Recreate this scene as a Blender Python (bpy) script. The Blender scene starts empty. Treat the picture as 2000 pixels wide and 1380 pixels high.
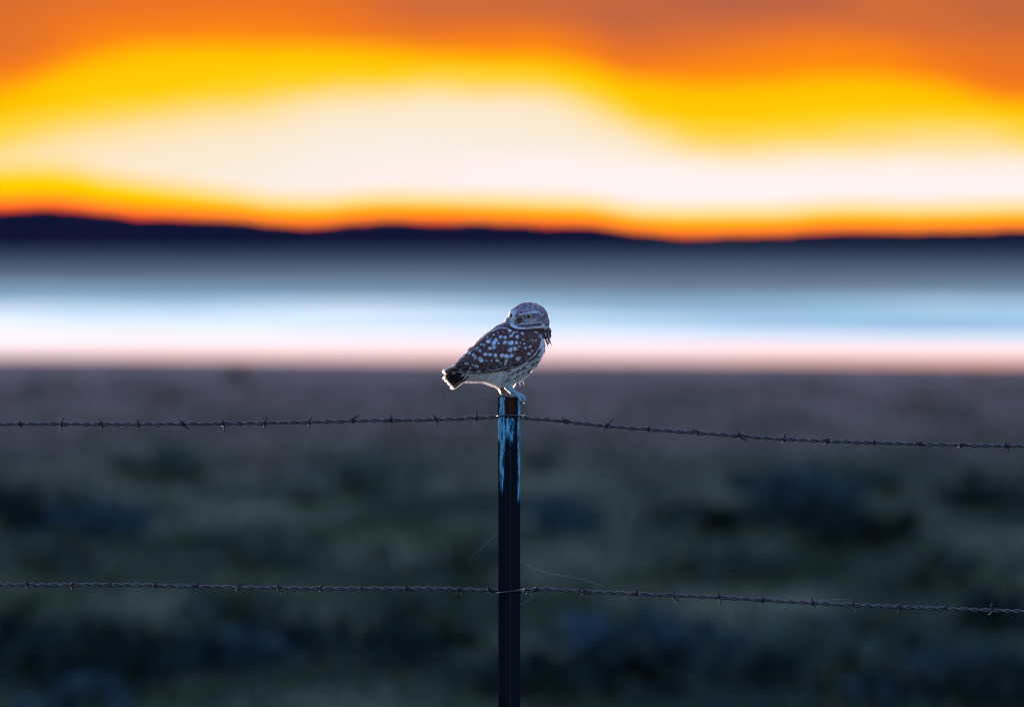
import bpy, bmesh, math, random
import numpy as np
from mathutils import Vector, Matrix
from mathutils.bvhtree import BVHTree
from mathutils import noise as mnoise

random.seed(7); rng = np.random.default_rng(7)
scene = bpy.context.scene
COL = scene.collection
R = math.radians

# ------------------------------------------------------------------ camera, sky, sun, exposure
CAM_Y, CAM_Z = -20.0, 1.5          # camera stands 20 m in front of the fence
S = 0.00105                        # metres per photo pixel at the fence
F = 20.0 / S                       # focal length in photo pixels
PX0, HZ = 994.5, 480.0             # photo column of the post, photo row of the horizon
CAM_X = (1000 - PX0) * S
cam = bpy.data.cameras.new('camera'); cam_o = bpy.data.objects.new('camera', cam); COL.objects.link(cam_o)
cam_o.location = (CAM_X, CAM_Y, CAM_Z)
cam_o.rotation_euler = (R(90) - math.atan((690 - HZ) * S / 20), 0, 0)
cam.sensor_width = 36; cam.lens = 36 * 20 / (2000 * S)
cam.clip_start = 0.5; cam.clip_end = 60000
cam.dof.use_dof = True; cam.dof.focus_distance = 20.0; cam.dof.aperture_fstop = 5.4
scene.camera = cam_o
scene.view_settings.view_transform = 'Standard'; scene.view_settings.look = 'None'
scene.view_settings.exposure = 1.2; scene.view_settings.gamma = 1.0
scene.render.engine = 'CYCLES'
scene.cycles.use_denoising = True; scene.cycles.denoiser = 'OPENIMAGEDENOISE'
scene.cycles.filter_width = 1.1
scene.cycles.max_bounces = 8
scene.cycles.sample_clamp_indirect = 6


class NT:
    """small helper for node trees"""
    def __init__(s, t): s.t = t; t.nodes.clear()
    def n(s, k, **kw):
        nd = s.t.nodes.new(k)
        for a, b in kw.items(): setattr(nd, a, b)
        return nd
    def l(s, a, b): s.t.links.new(a, b)
    def inp(s, sock, v):
        if isinstance(v, (int, float)): sock.default_value = v
        elif isinstance(v, (tuple, list)): sock.default_value = v
        else: s.l(v, sock)
    def m(s, op, a, b=0.0, c=0.0, clamp=False):
        nd = s.n('ShaderNodeMath', operation=op, use_clamp=clamp)
        for i, v in enumerate((a, b, c)): s.inp(nd.inputs[i], v)
        return nd.outputs[0]
    def step(s, v, a, b):
        nd = s.n('ShaderNodeMapRange', interpolation_type='SMOOTHSTEP')
        s.inp(nd.inputs[0], v); s.inp(nd.inputs[1], a); s.inp(nd.inputs[2], b)
        return nd.outputs[0]
    def curve(s, v, pts):
        """smooth function of v through pts, returned in the units of pts"""
        x0, x1 = pts[0][0], pts[-1][0]; ys = [p[1] for p in pts]; y0, y1 = min(ys), max(ys) + 1e-6
        mr = s.n('ShaderNodeMapRange'); s.inp(mr.inputs[0], v); mr.inputs[1].default_value = x0; mr.inputs[2].default_value = x1
        fc = s.n('ShaderNodeFloatCurve'); c = fc.mapping.curves[0]
        while len(c.points) < len(pts): c.points.new(0.5, 0.5)
        for p, q in zip(c.points, pts): p.location = ((q[0] - x0) / (x1 - x0), (q[1] - y0) / (y1 - y0))
        fc.mapping.update(); s.l(mr.outputs[0], fc.inputs[1])
        return s.m('MULTIPLY_ADD', fc.outputs[0], y1 - y0, y0)
    def ramp(s, v, stops, lo=0.0, hi=1.0, interp='LINEAR'):
        """colour through stops (pos, rgb); HDR by a common gain"""
        g = max(max(c) for _, c in stops)
        mr = s.n('ShaderNodeMapRange'); s.inp(mr.inputs[0], v); mr.inputs[1].default_value = lo; mr.inputs[2].default_value = hi
        cr = s.n('ShaderNodeValToRGB'); e = cr.color_ramp.elements; cr.color_ramp.interpolation = interp
        while len(e) < len(stops): e.new(0.5)
        for k, (p, c) in zip(e, stops): k.position = (p - lo) / (hi - lo); k.color = (c[0] / g, c[1] / g, c[2] / g, 1)
        s.l(mr.outputs[0], cr.inputs[0])
        if g <= 1.0001 and g > 0.9999: return cr.outputs[0]
        vm = s.n('ShaderNodeVectorMath', operation='SCALE'); s.l(cr.outputs[0], vm.inputs[0]); vm.inputs[3].default_value = g
        return vm.outputs[0]
    def mix(s, f, a, b, mode='MIX'):
        nd = s.n('ShaderNodeMix', data_type='RGBA', blend_type=mode)
        s.inp(nd.inputs[0], f)
        for i, v in ((6, a), (7, b)):
            if isinstance(v, tuple): nd.inputs[i].default_value = (*v[:3], 1)
            else: s.l(v, nd.inputs[i])
        return nd.outputs[2]
    def noise(s, vec, scale, detail=3, rough=0.55):
        nd = s.n('ShaderNodeTexNoise'); s.l(vec, nd.inputs['Vector'])
        nd.inputs['Scale'].default_value = scale; nd.inputs['Detail'].default_value = detail; nd.inputs['Roughness'].default_value = rough
        return nd.outputs[0]
    def comb(s, x, y, z):
        nd = s.n('ShaderNodeCombineXYZ')
        for i, v in enumerate((x, y, z)): s.inp(nd.inputs[i], v)
        return nd.outputs[0]


SUN_EL, SUN_AZ = 2.4, -24.0
SKY_GAIN = 0.15
SKY_TINT = (1.2, 1.8, 3.7)
world = bpy.data.worlds.new("World"); scene.world = world; world.use_nodes = True
w = NT(world.node_tree)
tc = w.n('ShaderNodeTexCoord'); sep = w.n('ShaderNodeSeparateXYZ'); w.l(tc.outputs['Generated'], sep.inputs[0])
dx, dy, dz = sep.outputs
ys = w.m('MAXIMUM', dy, 0.02)
U = w.m('MULTIPLY_ADD', w.m('DIVIDE', dx, ys), F, 1000)         # azimuth and elevation of the dusk cloud bank
V = w.m('MULTIPLY_ADD', w.m('DIVIDE', dz, ys), -F, HZ)
cl = w.noise(w.comb(w.m('MULTIPLY', U, 0.0011), w.m('MULTIPLY', V, 0.0042), 0.3), 1.0, 3)
cl2 = w.noise(w.comb(w.m('MULTIPLY', U, 0.0022), w.m('MULTIPLY', V, 0.012), 4.3), 1.0, 3)
cl3 = w.noise(w.comb(w.m('MULTIPLY', U, 0.0028), w.m('MULTIPLY', V, 0.030), 7.7), 1.0, 4, .6)
Vw = w.m('ADD', w.m('ADD', V, w.m('MULTIPLY', w.m('SUBTRACT', cl2, 0.5), 60)), w.m('MULTIPLY', w.m('SUBTRACT', cl3, 0.5), 70))
f1 = w.curve(U, [(-300, 200), (0, 165), (250, 90), (500, 76), (800, 88), (1000, 92), (1150, 112), (1300, 148), (1500, 142), (1650, 132), (1800, 150), (2000, 190), (2300, 220)])
f2 = w.curve(U, [(-300, 310), (0, 272), (250, 222), (500, 190), (750, 165), (1000, 170), (1150, 195), (1300, 246), (1450, 278), (1700, 264), (1900, 258), (2000, 270), (2300, 300)])
t1 = w.m('DIVIDE', w.m('SUBTRACT', Vw, f1), w.m('SUBTRACT', f2, f1))
bank = w.ramp(t1, [(-3.0, (.50, .13, .042)), (-1.6, (.68, .155, .028)), (-0.5, (.86, .18, .015)), (0.0, (1.0, .26, .005)), (0.22, (1.15, .52, .0)),
                   (0.74, (1.25, .63, .003)), (1.0, (1.15, .68, .09)), (1.28, (1.02, .76, .38)), (1.75, (.97, .82, .62)), (2.6, (.94, .86, .79))], -3, 2.6, 'LINEAR')
# brownish and mauve veils in the upper cloud
up = w.m('SUBTRACT', 1.0, w.step(t1, -1.2, -0.1))
bank = w.mix(w.m('MULTIPLY', up, w.step(cl, 0.42, 0.72)), bank, (.48, .125, .062))
# the glow low over the hills
hot = w.m('MULTIPLY', w.step(Vw, 275, 360), w.step(U, 350, 1300))
bank = w.mix(hot, bank, (1.1, .91, .91))
f3 = w.curve(U, [(-300, 410), (0, 405), (100, 402), (200, 412), (450, 424), (600, 432), (750, 424), (950, 428), (1150, 434), (1300, 452), (1500, 452), (1650, 444), (1800, 446), (2000, 442), (2300, 440)])
t3 = w.m('SUBTRACT', w.m('ADD', V, w.m('MULTIPLY', w.m('SUBTRACT', cl2, 0.5), 10)), f3)
gl = w.m('MULTIPLY_ADD', w.step(U, 600, 0), 20, 24)
bank = w.mix(w.step(t3, w.m('MULTIPLY', gl, -2.1), w.m('MULTIPLY', gl, -1.5)), bank, (2.8, .66, .0))
bank = w.mix(w.step(t3, w.m('MULTIPLY', gl, -.6), w.m('MULTIPLY', gl, .0)), bank, (2.8, .11, .0))
sky = w.n('ShaderNodeTexSky', sky_type='NISHITA', sun_disc=False, sun_elevation=R(SUN_EL), sun_rotation=R(SUN_AZ), altitude=300)
skyc = w.mix(1.0, sky.outputs[0], SKY_TINT, 'MULTIPLY')
vs = w.n('ShaderNodeVectorMath', operation='SCALE'); w.l(skyc, vs.inputs[0]); vs.inputs[3].default_value = 1.0
near = w.m('MULTIPLY', w.step(V, -2000, -900), w.step(dy, 0.55, 0.95))    # the bank lies low in the sunset quarter
# Background strength carries the sky gain; the bank is divided by it so that it keeps its own brightness
bs = w.n('ShaderNodeVectorMath', operation='SCALE'); w.l(bank, bs.inputs[0]); bs.inputs[3].default_value = 1.0 / SKY_GAIN / 2 ** scene.view_settings.exposure
EXPO = 2 ** scene.view_settings.exposure
pale = w.m('MULTIPLY', w.m('MULTIPLY', w.step(V, -1300, -2000), w.step(V, -70000, -16000)), w.step(dy, 0.22, 0.7))   # unseen pale sky, added to brighten wire tops, rims and the lake
pk = 1.0 / SKY_GAIN / EXPO
base = w.mix(pale, vs.outputs[0], (1.2 * pk, 1.14 * pk, 1.3 * pk))
bgc = w.mix(near, base, bs.outputs[0])
bg = w.n('ShaderNodeBackground'); w.l(bgc, bg.inputs[0]); bg.inputs[1].default_value = SKY_GAIN
wo = w.n('ShaderNodeOutputWorld'); w.l(bg.outputs[0], wo.inputs[0])

sl = bpy.data.lights.new('sun', 'SUN'); sun = bpy.data.objects.new('sun', sl); COL.objects.link(sun)
sl.energy = 5.0; sl.angle = R(6.0); sl.color = (1.0, .86, .78)
sun_dir = Vector((math.sin(R(SUN_AZ)) * math.cos(R(SUN_EL)), math.cos(R(SUN_AZ)) * math.cos(R(SUN_EL)), math.sin(R(SUN_EL))))
sun.rotation_euler = sun_dir.to_track_quat('Z', 'Y').to_euler()

# ------------------------------------------------------------------ helpers
def at(px, py, y=0.0):
    """photo column / row of something standing y metres behind the fence -> point"""
    d = (y - CAM_Y)
    return Vector((CAM_X + (px - 1000) / F * d, y, CAM_Z - (py - HZ) / F * d))
def link(name, me, mat=None, parent=None, smooth=True):
    o = bpy.data.objects.new(name, me); COL.objects.link(o)
    if mat: me.materials.append(mat)
    if parent is not None: o.parent = parent
    if smooth: me.shade_smooth()
    return o
def mesh(name, V_, F_):
    me = bpy.data.meshes.new(name); me.from_pydata([tuple(v) for v in V_], [], F_); me.update(); return me
def tag(o, label=None, cat=None, group=None, kind=None):
    for k, v in (('label', label), ('category', cat), ('group', group), ('kind', kind)):
        if v: o[k] = v
    return o
def empty(name, loc):
    o = bpy.data.objects.new(name, None); COL.objects.link(o); o.location = loc; o.empty_display_size = .05; return o
def material(name):
    m = bpy.data.materials.new(name); m.use_nodes = True; return m, NT(m.node_tree)
def principled(nt, color, rough=.6, metal=0.0, spec=.5, normal=None):
    b = nt.n('ShaderNodeBsdfPrincipled'); nt.inp(b.inputs['Base Color'], color if not isinstance(color, tuple) else (*color[:3], 1))
    nt.inp(b.inputs['Roughness'], rough); b.inputs['Metallic'].default_value = metal; b.inputs['Specular IOR Level'].default_value = spec
    if normal is not None: nt.l(normal, b.inputs['Normal'])
    return b
def out(nt, sh):
    o = nt.n('ShaderNodeOutputMaterial'); nt.l(sh, o.inputs[0])
def tube(pts, rad, n=8, cap=True):
    """tube along points; rad one number or one per point -> (verts, faces)"""
    pts = [Vector(p) for p in pts]; V_, F_ = [], []
    rad = rad if hasattr(rad, '__len__') else [rad] * len(pts)
    up = Vector((0.13, 1, 0.21)).normalized()
    for i, p in enumerate(pts):
        t = (pts[min(i + 1, len(pts) - 1)] - pts[max(i - 1, 0)]).normalized()
        a = t.cross(up).normalized(); b = t.cross(a)
        for k in range(n):
            an = 2 * math.pi * k / n; V_.append(p + (a * math.cos(an) + b * math.sin(an)) * rad[i])
        if i:
            o = (i - 1) * n
            for k in range(n): F_.append((o + k, o + (k + 1) % n, o + n + (k + 1) % n, o + n + k))
    if cap:
        F_.append(tuple(range(n))[::-1]); F_.append(tuple(range(len(pts) * n - n, len(pts) * n)))
    return V_, F_
def join(parts):
    V_, F_ = [], []
    for v, f in parts:
        o = len(V_); V_ += list(v); F_ += [tuple(i + o for i in q) for q in f]
    return V_, F_
def smooth_path(pts, per=8):
    """Catmull-Rom through tuples of any length"""
    P = [np.array(p, float) for p in pts]; P = [2 * P[0] - P[1]] + P + [2 * P[-1] - P[-2]]; o = []
    for i in range(1, len(P) - 2):
        a, b, c, d = P[i - 1:i + 3]
        for k in range(per):
            t = k / per
            o.append(.5 * (2 * b + (c - a) * t + (2 * a - 5 * b + 4 * c - d) * t * t + (3 * b - a - 3 * c + d) * t ** 3))
    o.append(P[-2]); return o

# ------------------------------------------------------------------ the ground and what grows on it
PLAIN = -2.0
def ground_z(x, y):
    t = min(max((y - 3) / 30, 0), 1); t = t * t * (3 - 2 * t)
    fade = min(max(1 - (y - 120) / 120, 0), 1)
    return PLAIN * t + fade * .08 * mnoise.noise(Vector((x * .2, y * .1, 0)))
m, nt = material('prairie_soil')
g = nt.n('ShaderNodeNewGeometry'); gs = nt.n('ShaderNodeSeparateXYZ'); nt.l(g.outputs['Position'], gs.inputs[0])
n1 = nt.noise(nt.comb(nt.m('MULTIPLY', gs.outputs[0], .40), nt.m('MULTIPLY', gs.outputs[1], .075), 0), 1.0, 2)
n2 = nt.noise(nt.comb(nt.m('MULTIPLY', gs.outputs[0], .22), nt.m('MULTIPLY', gs.outputs[1], .05), 9), 1.0, 2)
n3 = nt.noise(g.outputs['Position'], 14.0, 4)
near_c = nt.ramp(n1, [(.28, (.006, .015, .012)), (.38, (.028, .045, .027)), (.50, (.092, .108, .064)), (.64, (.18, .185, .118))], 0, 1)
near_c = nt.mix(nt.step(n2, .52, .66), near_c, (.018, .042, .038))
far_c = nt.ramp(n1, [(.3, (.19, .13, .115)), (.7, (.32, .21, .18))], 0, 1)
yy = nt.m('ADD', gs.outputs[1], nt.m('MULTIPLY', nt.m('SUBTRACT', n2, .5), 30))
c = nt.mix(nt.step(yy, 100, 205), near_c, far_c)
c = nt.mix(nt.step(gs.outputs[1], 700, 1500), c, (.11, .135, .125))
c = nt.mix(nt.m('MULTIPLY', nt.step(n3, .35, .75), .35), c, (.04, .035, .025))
bmp = nt.n('ShaderNodeBump'); bmp.inputs['Strength'].default_value = .6; bmp.inputs['Distance'].default_value = .03; nt.l(n3, bmp.inputs['Height'])
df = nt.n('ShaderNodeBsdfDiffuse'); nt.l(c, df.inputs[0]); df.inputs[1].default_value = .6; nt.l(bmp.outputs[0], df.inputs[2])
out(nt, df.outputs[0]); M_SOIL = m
xs = [-9000, -3000, -900, -300, -120, -60, -40] + [-30 + i * .75 for i in range(81)] + [40, 60, 120, 300, 900, 3000, 9000]
yl = [-60, -40, -25, -12, -6, -3] + [i * .75 for i in range(80)] + [60 + i * 3 for i in range(71)] + [300, 340, 450, 700, 1200, 2000, 3500, 6000, 9000, 14000]
V_ = [(x, y, ground_z(x, y)) for y in yl for x in xs]; nx = len(xs)
F_ = [(j * nx + i, j * nx + i + 1, (j + 1) * nx + i + 1, (j + 1) * nx + i) for j in range(len(yl) - 1) for i in range(nx - 1)]
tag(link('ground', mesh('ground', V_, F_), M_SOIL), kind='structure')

# shallow lake before the far plain; its sky reflections are coloured in by distance
m, nt = material('sky_tinted_water')
g = nt.n('ShaderNodeNewGeometry'); gs = nt.n('ShaderNodeSeparateXYZ'); nt.l(g.outputs['Position'], gs.inputs[0])
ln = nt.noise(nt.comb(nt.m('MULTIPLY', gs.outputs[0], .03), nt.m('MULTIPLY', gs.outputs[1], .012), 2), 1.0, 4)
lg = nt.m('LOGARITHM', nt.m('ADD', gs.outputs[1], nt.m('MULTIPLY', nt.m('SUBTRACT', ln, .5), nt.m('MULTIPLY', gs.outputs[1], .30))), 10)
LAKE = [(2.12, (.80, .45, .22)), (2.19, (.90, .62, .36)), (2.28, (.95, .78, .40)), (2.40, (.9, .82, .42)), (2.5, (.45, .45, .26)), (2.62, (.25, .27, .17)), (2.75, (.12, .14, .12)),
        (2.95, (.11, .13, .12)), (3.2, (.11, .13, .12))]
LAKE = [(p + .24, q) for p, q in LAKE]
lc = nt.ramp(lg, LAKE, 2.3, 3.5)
wv = nt.noise(nt.comb(nt.m('MULTIPLY', gs.outputs[0], .6), nt.m('MULTIPLY', gs.outputs[1], 1.6), 0), 1.0, 3)
bmp = nt.n('ShaderNodeBump'); bmp.inputs['Strength'].default_value = .15; bmp.inputs['Distance'].default_value = .02; nt.l(wv, bmp.inputs['Height'])
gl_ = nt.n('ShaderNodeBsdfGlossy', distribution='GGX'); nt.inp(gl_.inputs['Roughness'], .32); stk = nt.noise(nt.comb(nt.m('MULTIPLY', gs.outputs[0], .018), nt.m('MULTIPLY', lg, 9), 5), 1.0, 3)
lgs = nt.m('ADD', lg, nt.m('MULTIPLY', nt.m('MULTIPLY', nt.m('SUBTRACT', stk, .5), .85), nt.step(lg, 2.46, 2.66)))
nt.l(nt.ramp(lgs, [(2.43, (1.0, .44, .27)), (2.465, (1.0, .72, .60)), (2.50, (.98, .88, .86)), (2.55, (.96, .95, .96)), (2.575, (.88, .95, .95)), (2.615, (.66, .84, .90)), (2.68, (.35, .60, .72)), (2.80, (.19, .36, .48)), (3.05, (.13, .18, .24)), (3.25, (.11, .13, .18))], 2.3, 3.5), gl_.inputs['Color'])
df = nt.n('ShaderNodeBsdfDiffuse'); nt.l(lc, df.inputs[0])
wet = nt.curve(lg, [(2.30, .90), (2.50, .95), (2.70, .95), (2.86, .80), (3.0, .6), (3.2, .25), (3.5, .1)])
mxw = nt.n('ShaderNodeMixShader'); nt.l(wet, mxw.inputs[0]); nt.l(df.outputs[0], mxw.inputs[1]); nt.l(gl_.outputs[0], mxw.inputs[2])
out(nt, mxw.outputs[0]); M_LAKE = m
def shore(x): return 274 + .55 * (-x) + 2.2 * mnoise.noise(Vector((x * .12, 3.1, 0)))
lx = [-9000, -3000, -900, -300, -120, -60] + [-30 + i for i in range(61)] + [60, 120, 300, 900, 3000, 9000]
ld = [0, 4, 12, 30, 70, 150, 300, 600, 1000, 1600]
V_ = []
for d in ld:
    for x in lx:
        s0 = shore(max(min(x, 60), -60)) if abs(x) > 60 else shore(x)
        V_.append((x, s0 + d, PLAIN + .03))
nx = len(lx)
F_ = [(j * nx + i, j * nx + i + 1, (j + 1) * nx + i + 1, (j + 1) * nx + i) for j in range(len(ld) - 1) for i in range(nx - 1)]
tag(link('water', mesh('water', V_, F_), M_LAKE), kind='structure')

# hills on the horizon: one terrain strip with a real depth
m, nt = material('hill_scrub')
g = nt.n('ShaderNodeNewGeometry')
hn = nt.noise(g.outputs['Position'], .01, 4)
df = nt.n('ShaderNodeBsdfDiffuse'); nt.l(nt.ramp(hn, [(.3, (.008, .011, .028)), (.7, (.016, .014, .032))]), df.inputs[0]); out(nt, df.outputs[0]); M_HILL = m  # blue of the distant air is put into the scrub colour
ridge = [(-1800, 432), (-900, 436), (-400, 424), (-150, 414), (0, 419), (100, 413), (170, 418), (260, 428), (450, 433), (600, 447), (690, 440), (760, 433), (850, 439), (950, 437), (1050, 444), (1150, 444),
         (1250, 458), (1340, 466), (1450, 463), (1560, 459), (1650, 455), (1800, 456), (1950, 452), (2100, 450), (2500, 445), (3200, 452), (4200, 436)]
HY = 6000.0
rows = [(-700, .0), (-430, .32), (-200, .72), (0, 1.0), (260, .78), (600, .4), (1000, 0)]
cols = np.linspace(-1800, 4200, 601); rp = np.array(ridge, float)
V_ = []
for dyy, k in rows:
    for px in cols:
        p = at(px, np.interp(px, rp[:, 0], rp[:, 1]), HY)
        h = p.z - PLAIN + 5.2 + 1.0 * (px < 300) * min(1, (300 - px) / 200) + 1.2 * mnoise.noise(Vector((px * .02, 0, 5))) + .5 * mnoise.noise(Vector((px * .09, 0, 1)))
        kk = k if k in (0.0, 1.0) else k * (1 + .25 * mnoise.noise(Vector((px * .012, dyy * .01, 2))))
        V_.append((p.x, HY + dyy, PLAIN + h * kk - (.5 if k == 0 else 0)))
nx = len(cols)
F_ = [(j * nx + i, j * nx + i + 1, (j + 1) * nx + i + 1, (j + 1) * nx + i) for j in range(len(rows) - 1) for i in range(nx - 1)]
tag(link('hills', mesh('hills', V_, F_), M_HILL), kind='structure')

def leaf_mat(name, c0, c1, trans=0.0):
    m, nt = material(name); g = nt.n('ShaderNodeNewGeometry')
    b = nt.n('ShaderNodeBsdfDiffuse'); nt.l(nt.mix(nt.noise(g.outputs['Position'], 5, 2), c0, c1), b.inputs[0]); out(nt, b.outputs[0]); return m
M_BRUSH = [leaf_mat('brush_dark', (.012, .020, .018), (.024, .034, .028), .05), leaf_mat('brush_sage', (.04, .055, .04), (.07, .085, .062)),
           leaf_mat('brush_blue', (.03, .05, .06), (.04, .065, .08), .05), leaf_mat('brush_rust', (.16, .11, .085), (.26, .17, .13), .05)]
M_GRASS = leaf_mat('dry_grass', (.03, .042, .027), (.068, .075, .048), .03)
def quads_obj(name, Q, mats, mi):
    """Q: (n,4,3) array of quads"""
    n = len(Q); me = bpy.data.meshes.new(name); me.from_pydata(Q.reshape(-1, 3).tolist(), [], [(4 * i, 4 * i + 1, 4 * i + 2, 4 * i + 3) for i in range(n)])
    for mm in mats: me.materials.append(mm)
    me.polygons.foreach_set('material_index', np.asarray(mi, np.int32)); me.update()
    o = bpy.data.objects.new(name, me); COL.objects.link(o); return o
def bush(x, y, wd, ht, n):
    z0 = ground_z(x, y); k = rng.normal(size=(n, 3)); k /= np.linalg.norm(k, axis=1)[:, None]
    rr = rng.uniform(.02, 1.15, n) ** .9 * (1 + .25 * np.sin(3 * np.arctan2(k[:, 1], k[:, 0]) + rng.uniform(0, 6)))
    c = np.c_[x + k[:, 0] * rr * wd / 2, y + k[:, 1] * rr * wd / 2, z0 + ht * (.42 + .58 * k[:, 2] * rr * .95)]
    c[:, 2] = np.maximum(c[:, 2], z0 + .02)
    a = rng.normal(size=(n, 3)); a /= np.linalg.norm(a, axis=1)[:, None]
    b = np.cross(a, rng.normal(size=(n, 3))); b /= np.linalg.norm(b, axis=1)[:, None]
    s = (.035 + .05 * rng.random(n))[:, None] * (.6 + .7 * wd); 
    return np.stack([c - a * s - b * s * .4, c + a * s - b * s * .6, c + a * s * 1.3 + b * s * .5, c - a * s * .8 + b * s * .5], 1)
# (photo column, row of the middle, width in px, kind)
BUSH = [(90, 1250, 330, 0), (200, 1290, 260, 0), (330, 1275, 180, 0), (560, 1250, 170, 0), (800, 1245, 210, 0), (770, 1280, 160, 0), (1060, 1330, 190, 0), (1240, 1320, 230, 0), (1950, 1350, 260, 0),
        (1690, 1030, 210, 0), (1590, 1000, 160, 0), (60, 990, 200, 0), (1400, 1010, 140, 0),
        (1920, 960, 160, 0), (1520, 1320, 150, 0), (1950, 1190, 170, 0), 
        (190, 1015, 170, 2), (440, 1270, 190, 2), (1290, 1250, 240, 2), (1180, 1230, 170, 2), (1540, 950, 150, 2), (1090, 1010, 140, 2), (1860, 1310, 190, 2), (160, 1360, 170, 2), (1620, 980, 120, 2),
        (330, 905, 150, 1), (900, 1095, 190, 1), (1420, 1085, 220, 1), (440, 1180, 180, 1), (940, 1320, 150, 1), (1620, 1290, 230, 1), (1750, 1230, 200, 1), (700, 930, 170, 1), (1700, 930, 170, 1), (530, 1080, 170, 1), (110, 1090, 150, 1), (800, 1170, 190, 1), (1830, 1110, 200, 1)]
BUSH_ = [
        (1500, 1190, 180, 1), (1050, 1240, 150, 1), (650, 1330, 150, 1), (1260, 1130, 160, 1), (950, 960, 150, 1),
        (850, 790, 150, 3), (1250, 770, 180, 3), (1700, 790, 180, 3), (1420, 860, 160, 3), (1050, 800, 170, 3), (500, 780, 180, 3), (1950, 850, 160, 3)]
Q, MI = [], []
for px, py, wp, kd in BUSH:
    wp *= 1.35; ht_px = wp * .36
    d = F * (CAM_Z - PLAIN) / (py + ht_px / 2 - HZ); p = at(px, py, d + CAM_Y)
    wd = wp / F * d; n = 150
    q = bush(p.x, p.y, wd, wd * .36, n); Q.append(q); MI += [kd] * n
for i in range(30):                                            # the rest of the brush, thinning away from the fence
    d = 68 + 200 * rng.random() ** 1.3; x = rng.uniform(-.075, .075) * d; y = d + CAM_Y
    if y > 235: continue
    wd = rng.uniform(.35, .9); q = bush(x, y, wd, wd * rng.uniform(.45, .8), 50); Q.append(q)
    kd = rng.choice([0, 1, 2, 3], p=[.62, .36, .02, 0]) if y < 130 else rng.choice([0, 1, 3], p=[.25, .2, .55]); MI += [kd] * 50
tag(quads_obj('sagebrush', np.concatenate(Q), M_BRUSH, MI), 'low dark sagebrush scattered over the blurred pasture', 'shrubs', kind='stuff')
n = 42000
d = 62 + 190 * rng.random(n) ** 1.25; x = rng.uniform(-.08, .08, n) * d; y = d + CAM_Y
z = np.array([ground_z(a, b) for a, b in zip(x, y)])
hh = rng.uniform(.08, .26, n) * (.5 + np.array([mnoise.noise(Vector((a * .5, b * .12, 7))) for a, b in zip(x, y)]) + .35).clip(.25, 1.4)
lean = rng.normal(0, .35, (n, 2)) * hh[:, None]; an = rng.uniform(0, math.pi, n); wv_ = np.c_[np.cos(an), np.sin(an)] * .016
b0 = np.c_[x, y, z]
Q = np.stack([b0 - np.c_[wv_, 0 * an], b0 + np.c_[wv_, 0 * an], b0 + np.c_[lean + wv_ * .3, hh], b0 + np.c_[lean - wv_ * .3, hh]], 1)
tag(quads_obj('grass', Q, [M_GRASS], np.zeros(n)), 'short dry pasture grass behind the fence', 'grass', kind='stuff')

# ------------------------------------------------------------------ the fence post
POST_TOP = at(PX0, 775).z; PR = 21.6 * S; BASE = -0.35
m, nt = material('worn_painted_steel')
tcn = nt.n('ShaderNodeTexCoord'); ps = nt.n('ShaderNodeSeparateXYZ'); nt.l(tcn.outputs['Object'], ps.inputs[0])
px_ = nt.m('DIVIDE', ps.outputs[0], PR); dn = nt.m('SUBTRACT', POST_TOP - BASE, ps.outputs[2])      # -1..1 across, metres below the rim
ang = nt.m('ARCTAN2', ps.outputs[0], nt.m('MULTIPLY', ps.outputs[1], -1))
st = nt.noise(nt.comb(nt.m('MULTIPLY', ang, 5.0), 0, nt.m('MULTIPLY', ps.outputs[2], 28)), 1.0, 4, .65)
fine = nt.noise(nt.comb(nt.m('MULTIPLY', ang, 13), 0, nt.m('MULTIPLY', ps.outputs[2], 62)), 1.0, 4, .7)
sheen_l = nt.m('MULTIPLY', nt.step(ang, -.22, -.55), nt.step(dn, .225, .17))
sheen_l = nt.m('MULTIPLY', sheen_l, nt.step(ang, -1.25, -.95))
sheen_r = nt.m('MULTIPLY', nt.step(ang, .72, .95), nt.step(dn, .245, .19))  # side strips stand for sky sheen on the round pipe, done in colour
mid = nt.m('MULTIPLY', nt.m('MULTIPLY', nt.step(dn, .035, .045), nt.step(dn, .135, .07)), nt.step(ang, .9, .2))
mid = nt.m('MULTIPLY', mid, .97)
amt = nt.m('MAXIMUM', nt.m('MAXIMUM', sheen_l, sheen_r), mid)
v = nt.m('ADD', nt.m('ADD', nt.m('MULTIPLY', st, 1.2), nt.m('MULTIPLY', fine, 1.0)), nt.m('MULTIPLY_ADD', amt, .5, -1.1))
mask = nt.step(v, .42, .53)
rust = nt.m('MULTIPLY', nt.step(dn, .05, .035), nt.step(nt.m('ABSOLUTE', ang), .75, .5))
rust = nt.m('MAXIMUM', rust, nt.m('MULTIPLY', nt.step(st, .56, .66), nt.step(dn, .2, .05)))
seam = nt.m('MULTIPLY', nt.step(nt.m('ABSOLUTE', nt.m('SUBTRACT', ang, .10)), .05, .02), .6)
bare = nt.mix(rust, (.006, .009, .012), (.040, .012, .008))
bare = nt.mix(seam, bare, (.03, .035, .045))
paint = nt.mix(fine, (.10, .28, .36), (.20, .47, .56))  # flaking paint remnants with the blue sky sheen put into their colour
blue_sheen = nt.mix(nt.m('MULTIPLY', nt.step(v, .30, .46), .8), bare, (.015, .10, .17))
colr = nt.mix(mask, blue_sheen, paint)
bmp = nt.n('ShaderNodeBump'); bmp.inputs['Strength'].default_value = .5; bmp.inputs['Distance'].default_value = .0008; nt.l(v, bmp.inputs['Height'])
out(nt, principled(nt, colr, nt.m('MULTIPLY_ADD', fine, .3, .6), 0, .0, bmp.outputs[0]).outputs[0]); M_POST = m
post = empty('fence_post', (0, 0, BASE)); tag(post, 'round dark steel fence post with flaking paint and blue sky sheen coloured in, owl standing on top', 'fence post')
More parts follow.
